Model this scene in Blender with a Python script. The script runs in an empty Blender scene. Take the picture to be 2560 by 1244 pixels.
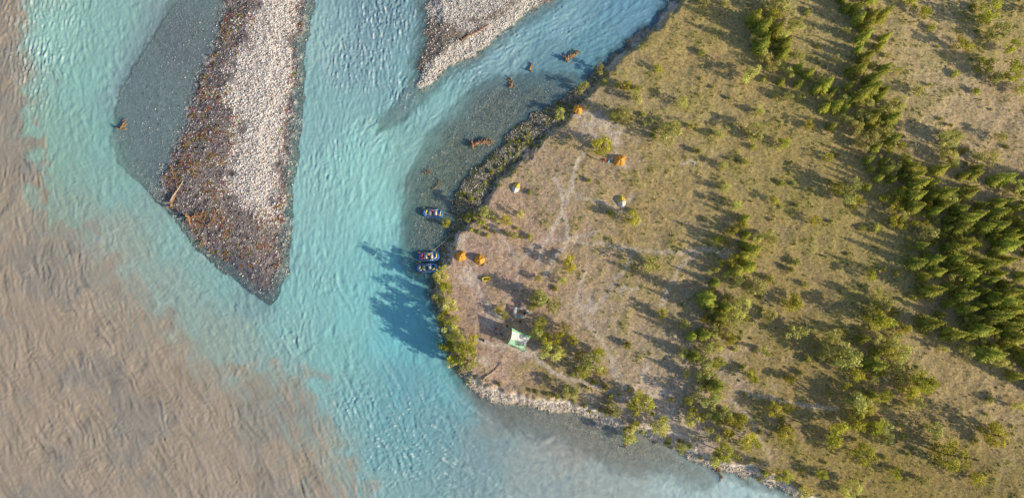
import bpy, math, random, time
import numpy as np
from mathutils import Vector, Matrix
t0=time.time()
rng=np.random.default_rng(11); random.seed(11)
scene=bpy.context.scene
COLL=scene.collection
# ------------------------------------------------------------ camera geometry
TILT=math.radians(8); F=1730.0; D=173.0
CY=-D*math.sin(TILT); CZ=D*math.cos(TILT)
ct,st=math.cos(TILT),math.sin(TILT)
def G(u,v):
    a=(u-1280)/F; b=-(v-622)/F
    dy=b*ct+st; dz=b*st-ct
    t=-CZ/dz
    return (a*t, CY+dy*t)
def GP(pts): return np.array([G(u,v) for u,v in pts])
K=0.72
def lin3(c):
    c=np.asarray(c,float)/255.0
    return np.where(c<=0.04045,c/12.92,((c+0.055)/1.055)**2.4)
def alb(c,k=None): return lin3(c)/(k or K)
# ------------------------------------------------------------ grid
STEP=0.3
fx=np.arange(-143,143.01,STEP); fy=np.arange(-67,74.01,STEP)
NX,NY=len(fx),len(fy)
cx=np.array([-1600,-1000,-600,-380,-260,-200,-170,-152]); 
cyn=np.array([-1600,-1000,-600,-380,-240,-160,-110,-82,-72]); cyp=np.array([78,88,110,160,240,380,600,1000,1600])
xs=np.concatenate([cx,fx,-cx[::-1]]); ys=np.concatenate([cyn,fy,cyp])
X,Y=np.meshgrid(xs,ys)   # rows=y
ox,oy=len(cx),len(cyn)
def field(lam,seed,aniso=None,band=0.5):
    r=np.random.default_rng(seed); n=r.standard_normal((NY,NX))
    ky=np.fft.fftfreq(NY,STEP)[:,None]; kx=np.fft.rfftfreq(NX,STEP)[None,:]
    k=np.sqrt(kx*kx+ky*ky)+1e-9
    g=np.exp(-0.5*((np.log(k*lam))/band)**2)/k
    f=np.fft.irfft2(np.fft.rfft2(n)*g,s=(NY,NX)); f-=f.mean(); f/=f.std()
    return f
def full(f):   # pad fine field to full grid
    return np.pad(f,((len(cyn),len(cyp)),(ox,ox)),mode='edge')
def fbm(lam,seed,oct=4,gain=0.55):
    s=0;a=1
    for i in range(oct):
        s=s+a*field(lam/2**i,seed+i*17); a*=gain
    return s/s.std()
def chaikin(P,closed=True,n=1):
    for _ in range(n):
        Q=np.roll(P,-1,0) if closed else P[1:]
        A=P if closed else P[:-1]
        new=np.empty((len(A)*2,2)); new[0::2]=A*0.75+Q*0.25; new[1::2]=A*0.25+Q*0.75
        if not closed: new=np.vstack([P[:1],new,P[-1:]])
        P=new
    return P
wx=full(0.30*field(6,1)+0.18*field(2.2,2)+0.35*field(22,5)); wy=full(0.30*field(6,3)+0.18*field(2.2,4)+0.35*field(22,6))
XW,YW=X+wx,Y+wy
def segdist(P,x,y,closed):
    d=np.full(x.shape,1e9)
    n=len(P)
    for i in range(n if closed else n-1):
        a=P[i]; b=P[(i+1)%n]; e=b-a; L=e@e+1e-12
        t=np.clip(((x-a[0])*e[0]+(y-a[1])*e[1])/L,0,1)
        dx=x-a[0]-t*e[0]; dy=y-a[1]-t*e[1]
        np.minimum(d,dx*dx+dy*dy,out=d)
    return np.sqrt(d)
def sdf(pts,x=None,y=None,ch=1):
    x=XW if x is None else x; y=YW if y is None else y
    P=chaikin(GP(pts),True,ch) if ch else GP(pts)
    d=segdist(P,x,y,True)
    ins=np.zeros(x.shape,bool); n=len(P)
    for i in range(n):
        a=P[i]; b=P[(i+1)%n]
        c=((a[1]>y)!=(b[1]>y))
        if abs(b[1]-a[1])<1e-12: continue
        xi=(b[0]-a[0])*(y-a[1])/(b[1]-a[1])+a[0]
        ins^=(c&(x<xi))
    return np.where(ins,d,-d)
def ss(x,a,b):
    t=np.clip((x-a)/(b-a),0,1); return t*t*(3-2*t)
def mix(a,b,t): return a+(b-a)*t[...,None]
# ------------------------------------------------------------ layout (survey outline of the place)
LAND=[(1680,0),(1640,42),(1590,92),(1540,135),(1490,175),(1440,215),(1400,248),(1345,285),(1290,322),(1225,372),(1165,438),(1132,482),(1123,512),(1135,540),(1124,572),(1108,592),(1105,640),(1095,672),(1084,692),(1085,732),(1100,790),(1110,840),(1115,892),(1137,925),(1172,968),(1232,992),(1300,1010),(1380,1032),(1460,1047),(1560,1078),(1600,1088),(1650,1112),(1720,1138),(1790,1165),(1850,1188),(1930,1218),(1985,1244),(2120,1330),(2700,1600),(9000,3000),(9000,-2500),(2000,-2500),(1790,-140)]
TERR=[(1690,0),(1650,48),(1600,100),(1550,145),(1505,185),(1475,215),(1420,285),(1360,345),(1300,400),(1255,440),(1225,490),(1195,520),(1165,560),(1125,590),(1118,640),(1108,680),(1098,700),(1100,740),(1115,800),(1125,850),(1130,890),(1150,920),(1185,950),(1240,973),(1310,992),(1390,1012),(1470,1028),(1560,1057),(1620,1076),(1670,1099),(1730,1122),(1800,1148),(1860,1172),(1940,1204),(2000,1240),(2130,1320),(2700,1580),(9000,3000),(9000,-2500),(2000,-2500),(1800,-140)]
BAR1S=[(450,0),(400,60),(345,150),(300,220),(288,330),(310,400),(370,450),(430,510),(500,605),(560,655),(620,700),(674,742),(684,720),(698,680),(707,600),(716,450),(738,300),(742,150),(768,0),(800,-300),(500,-400)]
BAR1=[(570,0),(556,60),(535,130),(505,200),(480,290),(455,340),(425,390),(408,440),(425,500),(465,560),(505,612),(560,655),(620,695),(670,728),(684,700),(694,660),(702,590),(710,450),(732,300),(736,150),(758,0),(790,-300),(600,-400)]
WHITE1=[(650,0),(625,70),(590,130),(560,190),(560,250),(600,320),(585,380),(560,430),(600,500),(645,545),(675,540),(695,450),(712,350),(722,250),(735,120),(745,0),(770,-300),(680,-300)]
BAR2=[(1062,0),(1068,50),(1066,100),(1052,160),(1042,228),(1058,226),(1120,168),(1200,122),(1262,74),(1335,20),(1385,0),(1500,-150),(1200,-400),(1050,-150)]
BAR2S=[(1050,0),(1055,80),(1035,170),(1010,240),(940,325),(985,312),(1060,245),(1130,185),(1210,135),(1275,88),(1350,32),(1400,0),(1520,-150),(1200,-420),(1040,-150)]
SH3=[(1290,185),(1200,208),(1130,275),(1070,345),(1025,440),(1003,520),(1000,640),(1035,700),(1110,700),(1160,560),(1160,480),(1250,400),(1340,310),(1440,240),(1500,190),(1400,185)]
SH4=[(1130,925),(1190,995),(1250,1030),(1330,1072),(1430,1110),(1540,1146),(1650,1178),(1750,1204),(1800,1190),(1700,1130),(1560,1060),(1300,990)]
L=sdf(LAND); TR=sdf(TERR); B1=sdf(BAR1); B1S=sdf(BAR1S,X+.5*wx,Y+.5*wy,0); B2=sdf(BAR2); B2S=sdf(BAR2S)
S3=sdf(SH3); S4=sdf(SH4); W1=sdf(WHITE1)
n6=full(fbm(8,40)); n2=full(fbm(2.5,60,3)); n20=full(fbm(26,80,3)); n1=full(field(1.0,90))
h=np.full(X.shape,-1.7)
def prof(sd,dn,up,mx,base=0.0):
    return np.where(sd>0,np.minimum(base+sd*up,mx),base+sd*dn)
h=np.maximum(h,prof(B1,0.055,0.11,0.75)); 
h=np.where(B1S>-2,np.maximum(h,np.where(B1S>0,-0.36+0.03*np.minimum(B1S,7),-0.36+B1S*1.1)),np.where(B1S<=-2,np.minimum(h,-1.7),h))
h=np.maximum(h,prof(B2,0.30,0.16,0.7))
h=np.maximum(h,-0.5+np.where(B2S>0,0.05*B2S,B2S*0.5))
h=np.maximum(h,-0.62+np.where(S3>0,np.minimum(0.08*S3,0.36),S3*0.5))
h=np.maximum(h,-0.52+np.where(S4>0,np.minimum(0.07*S4,0.36),S4*0.22))
h=np.maximum(h,prof(L,0.5,0.30,0.42))
h=np.where(TR>0,np.maximum(h,0.42+np.minimum(TR*0.7,1.0)),h)
onland=ss(TR,0.5,3)
h=h+onland*(0.05*n6+0.08*n20)+0.03*n2*ss(np.maximum(np.maximum(L,B1),B2),-1,1)*(1-.4*onland)+0.03*n1*(h<0.3)
h=h+0.03*(n6+n2)*np.exp(-((B1+1)/2.2)**2)
Hf=h[oy:oy+NY,ox:ox+NX]
def gi(x,y):
    ix=np.clip(((np.asarray(x)-fx[0])/STEP+0.5).astype(int),0,NX-1); iy=np.clip(((np.asarray(y)-fy[0])/STEP+0.5).astype(int),0,NY-1)
    return iy,ix
def fine(a): return a[oy:oy+NY,ox:ox+NX]
def hz(x,y):
    iy,ix=gi(x,y); return Hf[iy,ix]
def idw(anch,p=3.4,soft=9.0,x=None,y=None):
    x=X if x is None else x; y=Y if y is None else y
    P=GP([(a[0],a[1]) for a in anch]); Cc=np.array([a[2] for a in anch],float)
    acc=np.zeros(x.shape+(Cc.shape[1],)); w=np.zeros(x.shape)
    for i in range(len(P)):
        d=(x-P[i,0])**2+(y-P[i,1])**2+soft
        ww=d**(-p/2); w+=ww; acc+=ww[...,None]*Cc[i]
    return acc/w[...,None]
# ------------------------------------------------------------ land colour
LA=[(1700,60,(152,142,92)),(1600,200,(152,142,92)),(2000,60,(152,145,96)),(2300,60,(168,156,112)),(2500,60,(152,145,92)),(1750,350,(152,142,92)),(2000,450,(148,139,87)),(2400,250,(172,160,124)),(2500,330,(162,150,118)),(2250,650,(144,136,84)),(2050,650,(148,139,86)),(1650,450,(152,141,93)),(1500,450,(155,142,106)),(1350,480,(155,141,113)),(1250,620,(170,148,126)),(1200,800,(155,133,119)),(1180,720,(160,138,124)),(1250,900,(167,146,124)),(1300,700,(162,141,117)),(1450,650,(158,143,110)),(1600,600,(153,142,98)),(1600,800,(153,142,103)),(1550,900,(157,145,116)),(1450,780,(162,150,128)),(1680,920,(157,148,123)),(1650,1040,(172,162,147)),(1400,950,(136,126,84)),(2000,900,(136,128,80)),(2300,800,(153,142,102)),(2500,1000,(158,146,108)),(2350,1000,(153,141,98)),(1980,1130,(143,131,83)),(2200,1200,(133,124,72)),(2500,1200,(128,119,72))]
LA=[(a,b,alb(c)*np.array([1.10,1.0,1.04])) for a,b,c in LA]
land=idw(LA,soft=25,x=X+4*n6,y=Y+4*n20)
grav=alb((165,152,142)); pale=alb((190,178,168)); 
# grassiness
GA=[(1700,60,(1,)),(1500,420,(.55,)),(1350,480,(.45,)),(1250,620,(.12,)),(1180,760,(.05,)),(1230,900,(.1,)),(1450,650,(.5,)),(1450,780,(.4,)),(1600,700,(.8,)),(1600,500,(.9,)),(1680,950,(.5,)),(1650,1050,(.15,)),(1400,960,(.8,)),(2000,300,(1,)),(2000,900,(1,)),(2400,250,(.75,)),(2400,900,(.8,)),(2300,1150,(1,)),(1500,320,(.2,)),(1300,600,(.35,)),(1350,700,(.4,)),(1900,650,(1,)),(1560,940,(.45,))]
grass=idw(GA,soft=20)[...,0]
grass=np.clip(grass+0.16*n6+0.10*n2,0,1)
land=mix(land,np.broadcast_to(grav,land.shape),0.32*(1-grass))
land*=(1+0.05*n6+0.08*n2+0.07*n1)[...,None].clip(.5,1.5)
green=alb((122,120,62)); brn=alb((154,132,98))
land=mix(land,np.broadcast_to(green,land.shape),0.38*ss(n20+0.7*n6,0.4,1.9)*grass)
land=mix(land,np.broadcast_to(brn,land.shape),0.40*ss(-n20+0.8*n2,0.3,1.9)*grass)
land=mix(land,np.broadcast_to(alb((116,114,58)),land.shape),0.38*ss(n2+0.4*n6,0.9,1.9)*grass)
patch=np.zeros(X.shape)
PAT=[(1490,320,50,32),(1530,350,34,24),(1550,400,26,20),(1450,290,30,18),(1812,642,24,20),(1668,1045,44,26),(1690,1085,30,18),(1530,905,9,36),(1470,765,28,12),(1610,935,9,40),(1140,600,22,26),(1552,508,24,18),(1720,410,22,6),(1165,690,24,24),(1230,800,32,24),(1200,900,30,16),(1560,725,22,12),(1300,880,50,9),(1640,990,34,16)]
for u,v,ru,rv in PAT:
    a,b=G(u,v); d=np.sqrt(((XW-a)/(ru/10))**2+((YW-b)/(rv/10))**2)
    patch=np.maximum(patch,1-ss(d+0.30*n2,0.5,1.15))
TRAILS=[[(1455,390),(1425,470),(1403,540),(1365,600),(1345,660)],[(1385,450),(1412,520),(1418,600),(1385,650),(1362,688)],[(1418,602),(1490,612),(1560,622),(1650,640),(1760,618),(1800,640)],[(1175,670),(1200,740),(1228,775),(1262,800)],[(1190,850),(1260,868),(1330,880),(1400,945),(1500,962),(1560,990),(1640,1010)],[(1350,905),(1420,955),(1480,1000)],[(1500,580),(1400,600),(1340,612),(1290,660)],[(1470,660),(1430,760),(1500,850),(1560,960)],[(1600,560),(1560,540),(1480,500),(1410,480)],[(1230,560),(1290,640),(1300,720)],[(1760,620),(1700,660),(1650,760)],[(1850,985),(1960,1000),(2080,1020)],[(1580,640),(1530,720),(1480,770)],[(1820,1000),(1870,1050),(1900,1120)]]
trail=np.zeros(X.shape)
for k,tp in enumerate(TRAILS):
    d=segdist(chaikin(GP(tp),False,2),X+0.6*wx,Y+0.6*wy,False)
    trail=np.maximum(trail,(1-ss(d,0.25,0.75))*(1.0 if k in(0,1,3,4) else 0.65)*(0.8+.2*ss(n6,-1,1)))
bare=np.clip(np.maximum(patch*.85,trail),0,1)
land=mix(land,np.broadcast_to(pale,land.shape),0.75*bare)
grass=grass*(1-bare)
# ------------------------------------------------------------ terrain colour
bed=alb((152,148,138))*np.ones(X.shape+(3,))*(1+0.16*n2+0.12*n6)[...,None]
bed=mix(bed,np.broadcast_to(alb((158,136,106)),bed.shape),0.7*ss(S3,-1,2))
bed=mix(bed,np.broadcast_to(alb((176,154,130)),bed.shape),0.85*ss(S4,-1,2))
bed=mix(bed,np.broadcast_to(alb((146,146,150)),bed.shape),0.85*ss(B1S,-1,1))
tipd=segdist(GP([(560,650),(620,695),(672,742)]),X,Y,False)
bed=mix(bed,np.broadcast_to(alb((90,92,104)),bed.shape),0.7*(1-ss(tipd,3,7)))
bed=bed*np.clip(1+0.14*n1+0.16*n2,.4,1.8)[...,None]
col=bed
barc=alb((126,118,117))*np.ones(X.shape+(3,))*(1+0.16*n2+0.1*n6)[...,None]
rust=alb((142,110,88)); barc=mix(barc,np.broadcast_to(rust,barc.shape),0.4*ss(n6,0.2,1.5)*(W1<0))
barc=mix(barc,np.broadcast_to(alb((196,188,184)),barc.shape),ss(W1+1.8*n6,-2.2,2.5))
barc=mix(barc,np.broadcast_to(alb((92,90,98)),barc.shape),0.75*(1-ss(tipd,2,6)))
col=mix(col,barc,ss(B1,-0.9,0.8))
RID=segdist(GP([(1055,215),(1100,160),(1180,110),(1250,68),(1300,30),(1350,-20)]),XW,YW,False)
TOP=segdist(GP([(1100,20),(1180,25),(1260,-20),(1300,-60)]),XW,YW,False)
w2=np.maximum(1-ss(RID,1.0,2.8),1-ss(TOP+n6,2.0,6.0))
b2c=mix(alb((118,108,100))*np.ones(X.shape+(3,)),np.broadcast_to(alb((192,184,178)),col.shape),w2)*(1+0.1*n2)[...,None]
col=mix(col,b2c,ss(B2,-0.5,0.4))
shelf=alb((116,112,98))*np.ones(X.shape+(3,))*(1+0.15*n2)[...,None]
south=ss(-Y,30,34)*(X<200)      # southern gravel beach
shelf=mix(shelf,np.broadcast_to(alb((188,174,160)),shelf.shape),south)
col=mix(col,shelf,ss(L,-0.5,0.4))
rim=np.exp(-((TR-0.0)/0.8)**2)
col=mix(col,land,ss(TR,0.0,1.0))
col=mix(col,np.broadcast_to(alb((194,184,176)),col.shape),np.clip(0.70*rim*(L>0.2)*ss(n6,-1.4,0.4)+0.5*rim*south*(L>0.1),0,1))
wet=1-ss(h,-0.05,0.16); 
col=col*(1-0.26*wet*(h>-0.9))[...,None]
col=np.clip(col,0.01,0.88)
# ------------------------------------------------------------ water: flow field and waves
FL=[(150,60,(0.05,1)),(180,250,(.25,1)),(300,450,(.6,.8)),(480,680,(.75,.65)),(700,900,(.6,.8)),(850,1100,(.45,.9)),(20,300,(0,1)),(80,600,(.2,1)),(250,850,(.5,.85)),(300,1100,(.6,.8)),(600,1100,(.5,.85)),(800,60,(.03,1)),(820,350,(0,1)),(780,550,(-.05,1)),(760,700,(.05,1)),(850,800,(.35,.95)),(960,950,(.5,.85)),(1120,1080,(.8,.55)),(1400,1150,(.93,.35)),(1700,1200,(.9,.4)),(1600,50,(-.75,.65)),(1400,80,(-.85,.5)),(1280,120,(-.85,.55)),(1150,220,(-.75,.65)),(1030,330,(-.6,.8)),(930,480,(-.25,1)),(950,650,(.0,1)),(1030,820,(.3,.95)),(930,100,(.15,1)),(990,230,(.1,1)),(300,150,(.3,1))]
FLw=[(u,v,(a/math.hypot(a,b),-b/math.hypot(a,b))) for u,v,(a,b) in FL]
FX,FY=fine(X),fine(Y)
fl=idw(FLw,soft=40,x=FX+3*field(18,200),y=FY+3*field(18,201))
swx=field(9,210);swy=field(9,211)
fl[...,0]+=0.18*swx; fl[...,1]+=0.18*swy
fl/=np.linalg.norm(fl,axis=2)[...,None]
def lic(src,n):
    iy0,ix0=np.mgrid[0:NY,0:NX].astype(np.float32)
    acc=src.copy(); 
    for s in (1,-1):
        px=ix0.copy(); py=iy0.copy()
        for k in range(n):
            a=np.clip(py.astype(int),0,NY-1); b=np.clip(px.astype(int),0,NX-1)
            px+=s*fl[a,b,0]; py+=s*fl[a,b,1]
            a=np.clip((py+.5).astype(int),0,NY-1); b=np.clip((px+.5).astype(int),0,NX-1)
            acc+=src[a,b]
    acc-=acc.mean(); return acc/acc.std()
lic1=lic(field(1.3,220),14); lic2=lic(field(3.5,221),34); licw=lic(field(0.9,222),2)
def samp(f,dx,dy):
    iy,ix=gi(FX+dx,FY+dy); return f[iy,ix]
wdx,wdy=1.6*field(7,230),1.6*field(7,231)
rid=1-np.abs(samp(field(4.2,232),wdx,wdy)); rid2=1-np.abs(samp(field(1.8,233),wdx*.7,wdy*.7))
rid=lic(rid,6); rid2=lic(rid2,3)
fr1=lic(field(0.8,235),2)
chop=samp(field(1.5,234,band=.35),.4*wdx,.4*wdy)
swell=lic(field(2.6,236,band=.35),2)
BROWN=[(-900,-600),(42,-600),(42,-10),(60,100),(55,180),(68,240),(45,300),(90,360),(112,420),(95,480),(68,545),(165,560),(235,590),(255,660),(340,700),(405,760),(440,850),(540,880),(640,930),(760,930),(800,990),(830,1060),(880,1150),(950,1260),(1300,2500),(-900,2500)]
BR=fine(sdf(BROWN,X+1.1*n6+full(1.0*wdx),Y+1.1*n20+full(1.0*wdy)))
WA=[(-60,60,(152,137,122)),(0,20,(152,137,122)),(0,130,(152,137,122)),(0,230,(152,137,122)),(20,400,(154,139,124)),(150,760,(162,148,133)),(60,1000,(154,143,131)),(400,1000,(163,151,137)),(600,1150,(156,151,142)),(300,1200,(148,141,131)),(400,880,(163,151,137)),(60,640,(158,145,131)),(640,1010,(155,155,145)),(250,660,(159,152,141)),
(300,600,(148,164,157)),(420,700,(146,165,159)),(500,770,(144,168,163)),(620,860,(144,168,164)),(740,980,(142,168,167)),(820,1120,(146,168,163)),(150,540,(142,160,149)),(560,850,(148,163,155)),
(110,60,(146,190,184)),(100,300,(140,178,168)),(120,100,(152,196,191)),(250,60,(138,180,177)),(200,200,(136,184,179)),(140,400,(136,174,164)),(240,350,(130,177,174)),(300,480,(134,176,172)),(430,610,(136,177,175)),(550,700,(132,176,176)),(700,800,(134,181,183)),(830,900,(130,184,185)),
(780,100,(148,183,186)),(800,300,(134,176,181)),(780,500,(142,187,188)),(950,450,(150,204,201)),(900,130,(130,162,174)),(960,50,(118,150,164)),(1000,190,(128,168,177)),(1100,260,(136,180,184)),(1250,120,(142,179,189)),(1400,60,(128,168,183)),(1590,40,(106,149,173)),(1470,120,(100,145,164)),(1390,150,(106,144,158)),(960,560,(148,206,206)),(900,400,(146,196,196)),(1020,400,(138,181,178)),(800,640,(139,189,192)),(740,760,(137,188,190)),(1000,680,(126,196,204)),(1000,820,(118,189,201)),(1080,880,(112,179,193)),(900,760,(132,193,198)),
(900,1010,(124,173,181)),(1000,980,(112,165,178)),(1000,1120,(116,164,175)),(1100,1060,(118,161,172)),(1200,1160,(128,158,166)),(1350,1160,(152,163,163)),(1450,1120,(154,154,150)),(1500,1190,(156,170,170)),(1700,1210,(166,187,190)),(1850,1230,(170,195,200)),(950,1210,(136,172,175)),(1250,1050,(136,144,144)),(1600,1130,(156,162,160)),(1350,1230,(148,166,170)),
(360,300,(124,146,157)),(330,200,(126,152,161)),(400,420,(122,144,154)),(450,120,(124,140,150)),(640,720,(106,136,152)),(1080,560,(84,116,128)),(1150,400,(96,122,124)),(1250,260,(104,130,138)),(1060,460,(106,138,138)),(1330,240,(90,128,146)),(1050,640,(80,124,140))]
WA=[(a,b,alb(c,0.76)) for a,b,c in WA]
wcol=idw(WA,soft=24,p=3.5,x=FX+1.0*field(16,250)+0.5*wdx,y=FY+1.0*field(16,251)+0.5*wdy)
bc=alb((161,147,133),0.78)*np.ones(FX.shape+(3,))
bc=mix(bc,np.broadcast_to(alb((136,135,132),.78),bc.shape),0.65*ss(fbm(28,260,3),-.3,1.6))
crisp=ss(FY,-2,14)     # upstream the silt line is sharp, downstream it feathers
wisp=ss(BR+3.0*lic2+1.2*lic1,0,12)
m=ss(BR+0.6*lic1,-1.2,1.6)*(crisp*.95+(1-crisp)*(0.45+0.55*wisp))
wcol=mix(wcol,bc,m*0.9)
wcol*=(1+0.028*lic1*(1-0.5*m)+0.02*lic2+0.05*rid*m)[...,None]
# rapids
rap=np.zeros(FX.shape)
RAP=[(95,150,75,.9),(60,40,60,.7),(140,40,80,.6),(90,240,50,.6),(900,150,90,.9),(960,50,90,1),(1010,230,60,.9),(1050,120,30,.6),(1260,90,70,.6),(1180,170,70,.5),(800,440,60,.35),(850,380,60,.4),(1000,1090,130,.55),(900,1010,80,.5),(820,60,70,.4),(920,330,60,.35),(560,650,60,.35),(1400,60,90,.35),(1500,100,60,.25),(520,640,30,.7),(720,830,80,.35),(800,700,60,.3),(380,130,30,.5),(1120,1160,90,.4)]
for u,v,r,s in RAP:
    a,b=G(u,v); rap=np.maximum(rap,s*np.exp(-((FX-a)**2+(FY-b)**2)/(r/10)**2))
foam=np.clip(ss(0.8*licw+0.5*lic1+1.0*rap+0.4*field(1.2,270),1.7,3.0),0,1)*ss(rap,0.08,0.5)
edge=np.exp(-((fine(B1S)+0.2)/0.5)**2)*ss(field(1.5,271)+0.8*field(12,272),0.6,2.0)
foam=np.clip(foam+0.4*edge,0,1)
wcol=mix(wcol,np.broadcast_to(alb((222,232,232)),wcol.shape),0.75*foam)
lf=lic(np.clip(field(1.0,273)-2.2,0,1),30); 
thin=ss(lf,1.6,4.6)*(1-m)
wcol=mix(wcol,np.broadcast_to(alb((190,216,214)),wcol.shape),0.34*thin)
wcol=np.clip(wcol,0.01,0.92)
depth=-Hf
calm=ss(depth,0.05,0.9)
amp=0.5+0.5*ss(field(15,280),-1,1)
wz=calm*((0.017+0.060*rap)*licw+(0.015)*lic1*amp+0.006*lic2*(1-m)+0.028*swell*(1-m)*amp+ (0.030*rid2+0.055*rid+0.012*fr1)*m*amp +(0.017+0.03*rap)*chop*amp)
op=1-np.exp(-np.clip(depth,0,5)*1.35); op=np.clip(op*0.92+0.08,0,1)
op=np.maximum(op,0.46*ss(fine(B1S),-.5,.5)*ss(-fine(B1),0,3))
op=np.maximum(op,foam*0.8)
op=np.where(depth>0.75,op+(1-op)*ss(depth,0.75,1.25),op)
wz=full(wz); wz[:oy]=0; wz[oy+NY:]=0; wz[:,:ox]=0; wz[:,ox+NX:]=0
wcolF=np.pad(wcol,((len(cyn),len(cyp)),(ox,ox),(0,0)),mode='edge'); opF=full(op)
print('fields',time.time()-t0)
# ------------------------------------------------------------ mesh helper
def mkmesh(name,V,Fa,mats,attrs=None,smooth=False,matidx=None):
    me=bpy.data.meshes.new(name)
    V=np.asarray(V,np.float32); Fa=np.asarray(Fa,np.int32); nf,k=Fa.shape
    me.vertices.add(len(V)); me.vertices.foreach_set('co',V.ravel())
    me.loops.add(nf*k); me.polygons.add(nf)
    me.loops.foreach_set('vertex_index',Fa.ravel())
    me.polygons.foreach_set('loop_start',np.arange(0,nf*k,k,dtype=np.int32))
    if smooth: me.polygons.foreach_set('use_smooth',np.ones(nf,bool))
    for an,av in (attrs or {}).items():
        av=np.asarray(av,np.float32)
        if av.ndim==1:
            at=me.attributes.new(an,'FLOAT','POINT'); at.data.foreach_set('value',av)
        else:
            if av.shape[1]==3: av=np.hstack([av,np.ones((len(av),1),np.float32)])
            at=me.attributes.new(an,'FLOAT_COLOR','POINT'); at.data.foreach_set('color',av.ravel())
    for m_ in mats: me.materials.append(m_)
    if matidx is not None: me.polygons.foreach_set('material_index',np.asarray(matidx,np.int32))
    me.update(calc_edges=True); return me
def addobj(name,me,parent=None,kind=None,label=None,cat=None,group=None,loc=None,rz=0,sc=None):
    ob=bpy.data.objects.new(name,me); COLL.objects.link(ob)
    if parent: ob.parent=parent
    if kind: ob['kind']=kind
    if label: ob['label']=label
    if cat: ob['category']=cat
    if group: ob['group']=group
    if loc is not None: ob.location=loc
    if rz: ob.rotation_euler[2]=rz
    if sc: ob.scale=sc if hasattr(sc,'__len__') else (sc,)*3
    return ob
# ------------------------------------------------------------ materials
def newmat(name):
    m_=bpy.data.materials.new(name); m_.use_nodes=True
    nt=m_.node_tree; b=nt.nodes['Principled BSDF']; return m_,nt,b
def N(nt,t,**kw):
    n=nt.nodes.new(t)
    for k,v in kw.items():
        if k in n.inputs: n.inputs[k].default_value=v
        else: setattr(n,k,v)
    return n
def simple(name,col,rough=0.6,metal=0,nscale=8,namt=0.15,bump=0.0,transl=0):
    m_,nt,b=newmat(name)
    tc=N(nt,'ShaderNodeTexCoord'); no=N(nt,'ShaderNodeTexNoise'); no.inputs['Scale'].default_value=nscale; no.inputs['Detail'].default_value=4
    nt.links.new(tc.outputs['Object'],no.inputs['Vector'])
    mr=N(nt,'ShaderNodeMapRange'); mr.inputs['To Min'].default_value=1-namt; mr.inputs['To Max'].default_value=1+namt
    nt.links.new(no.outputs['Fac'],mr.inputs['Value'])
    vm=N(nt,'ShaderNodeVectorMath',operation='SCALE'); vm.inputs[0].default_value=tuple(col)
    nt.links.new(mr.outputs['Result'],vm.inputs['Scale']); nt.links.new(vm.outputs['Vector'],b.inputs['Base Color'])
    b.inputs['Roughness'].default_value=rough; b.inputs['Metallic'].default_value=metal
    if bump:
        bp=N(nt,'ShaderNodeBump'); bp.inputs['Strength'].default_value=bump; bp.inputs['Distance'].default_value=0.02
        nt.links.new(no.outputs['Fac'],bp.inputs['Height']); nt.links.new(bp.outputs['Normal'],b.inputs['Normal'])
    if transl:
        tl=N(nt,'ShaderNodeBsdfTranslucent'); nt.links.new(vm.outputs['Vector'],tl.inputs['Color'])
        ms=N(nt,'ShaderNodeMixShader'); ms.inputs[0].default_value=transl
        nt.links.new(b.outputs[0],ms.inputs[1]); nt.links.new(tl.outputs[0],ms.inputs[2]); nt.links.new(ms.outputs[0],nt.nodes['Material Output'].inputs['Surface'])
    return m_
# ground
MG,nt,b=newmat('ground_material')
at=N(nt,'ShaderNodeAttribute',attribute_name='Col'); tc=N(nt,'ShaderNodeTexCoord')
no=N(nt,'ShaderNodeTexNoise'); no.inputs['Scale'].default_value=2.0; no.inputs['Detail'].default_value=7; no.inputs['Roughness'].default_value=0.75
vo=N(nt,'ShaderNodeTexVoronoi'); vo.inputs['Scale'].default_value=3.0
nt.links.new(tc.outputs['Object'],no.inputs['Vector']); nt.links.new(tc.outputs['Object'],vo.inputs['Vector'])
mr=N(nt,'ShaderNodeMapRange'); mr.inputs['From Min'].default_value=0.3; mr.inputs['From Max'].default_value=0.7; mr.inputs['To Min'].default_value=0.66; mr.inputs['To Max'].default_value=1.34
nt.links.new(no.outputs['Fac'],mr.inputs['Value'])
sx=N(nt,'ShaderNodeSeparateColor'); nt.links.new(vo.outputs['Color'],sx.inputs[0])
mr2=N(nt,'ShaderNodeMapRange'); mr2.inputs['To Min'].default_value=0.80; mr2.inputs['To Max'].default_value=1.20
nt.links.new(sx.outputs[0],mr2.inputs['Value'])
mu=N(nt,'ShaderNodeMath',operation='MULTIPLY'); nt.links.new(mr.outputs[0],mu.inputs[0]); nt.links.new(mr2.outputs[0],mu.inputs[1])
vm=N(nt,'ShaderNodeVectorMath',operation='SCALE'); nt.links.new(at.outputs['Color'],vm.inputs[0]); nt.links.new(mu.outputs[0],vm.inputs['Scale'])
nt.links.new(vm.outputs[0],b.inputs['Base Color']); b.inputs['Roughness'].default_value=0.95; b.inputs['Specular IOR Level'].default_value=0.1
bp=N(nt,'ShaderNodeBump'); bp.inputs['Strength'].default_value=0.7; bp.inputs['Distance'].default_value=0.08
nt.links.new(no.outputs['Fac'],bp.inputs['Height']); nt.links.new(bp.outputs['Normal'],b.inputs['Normal'])
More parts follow.
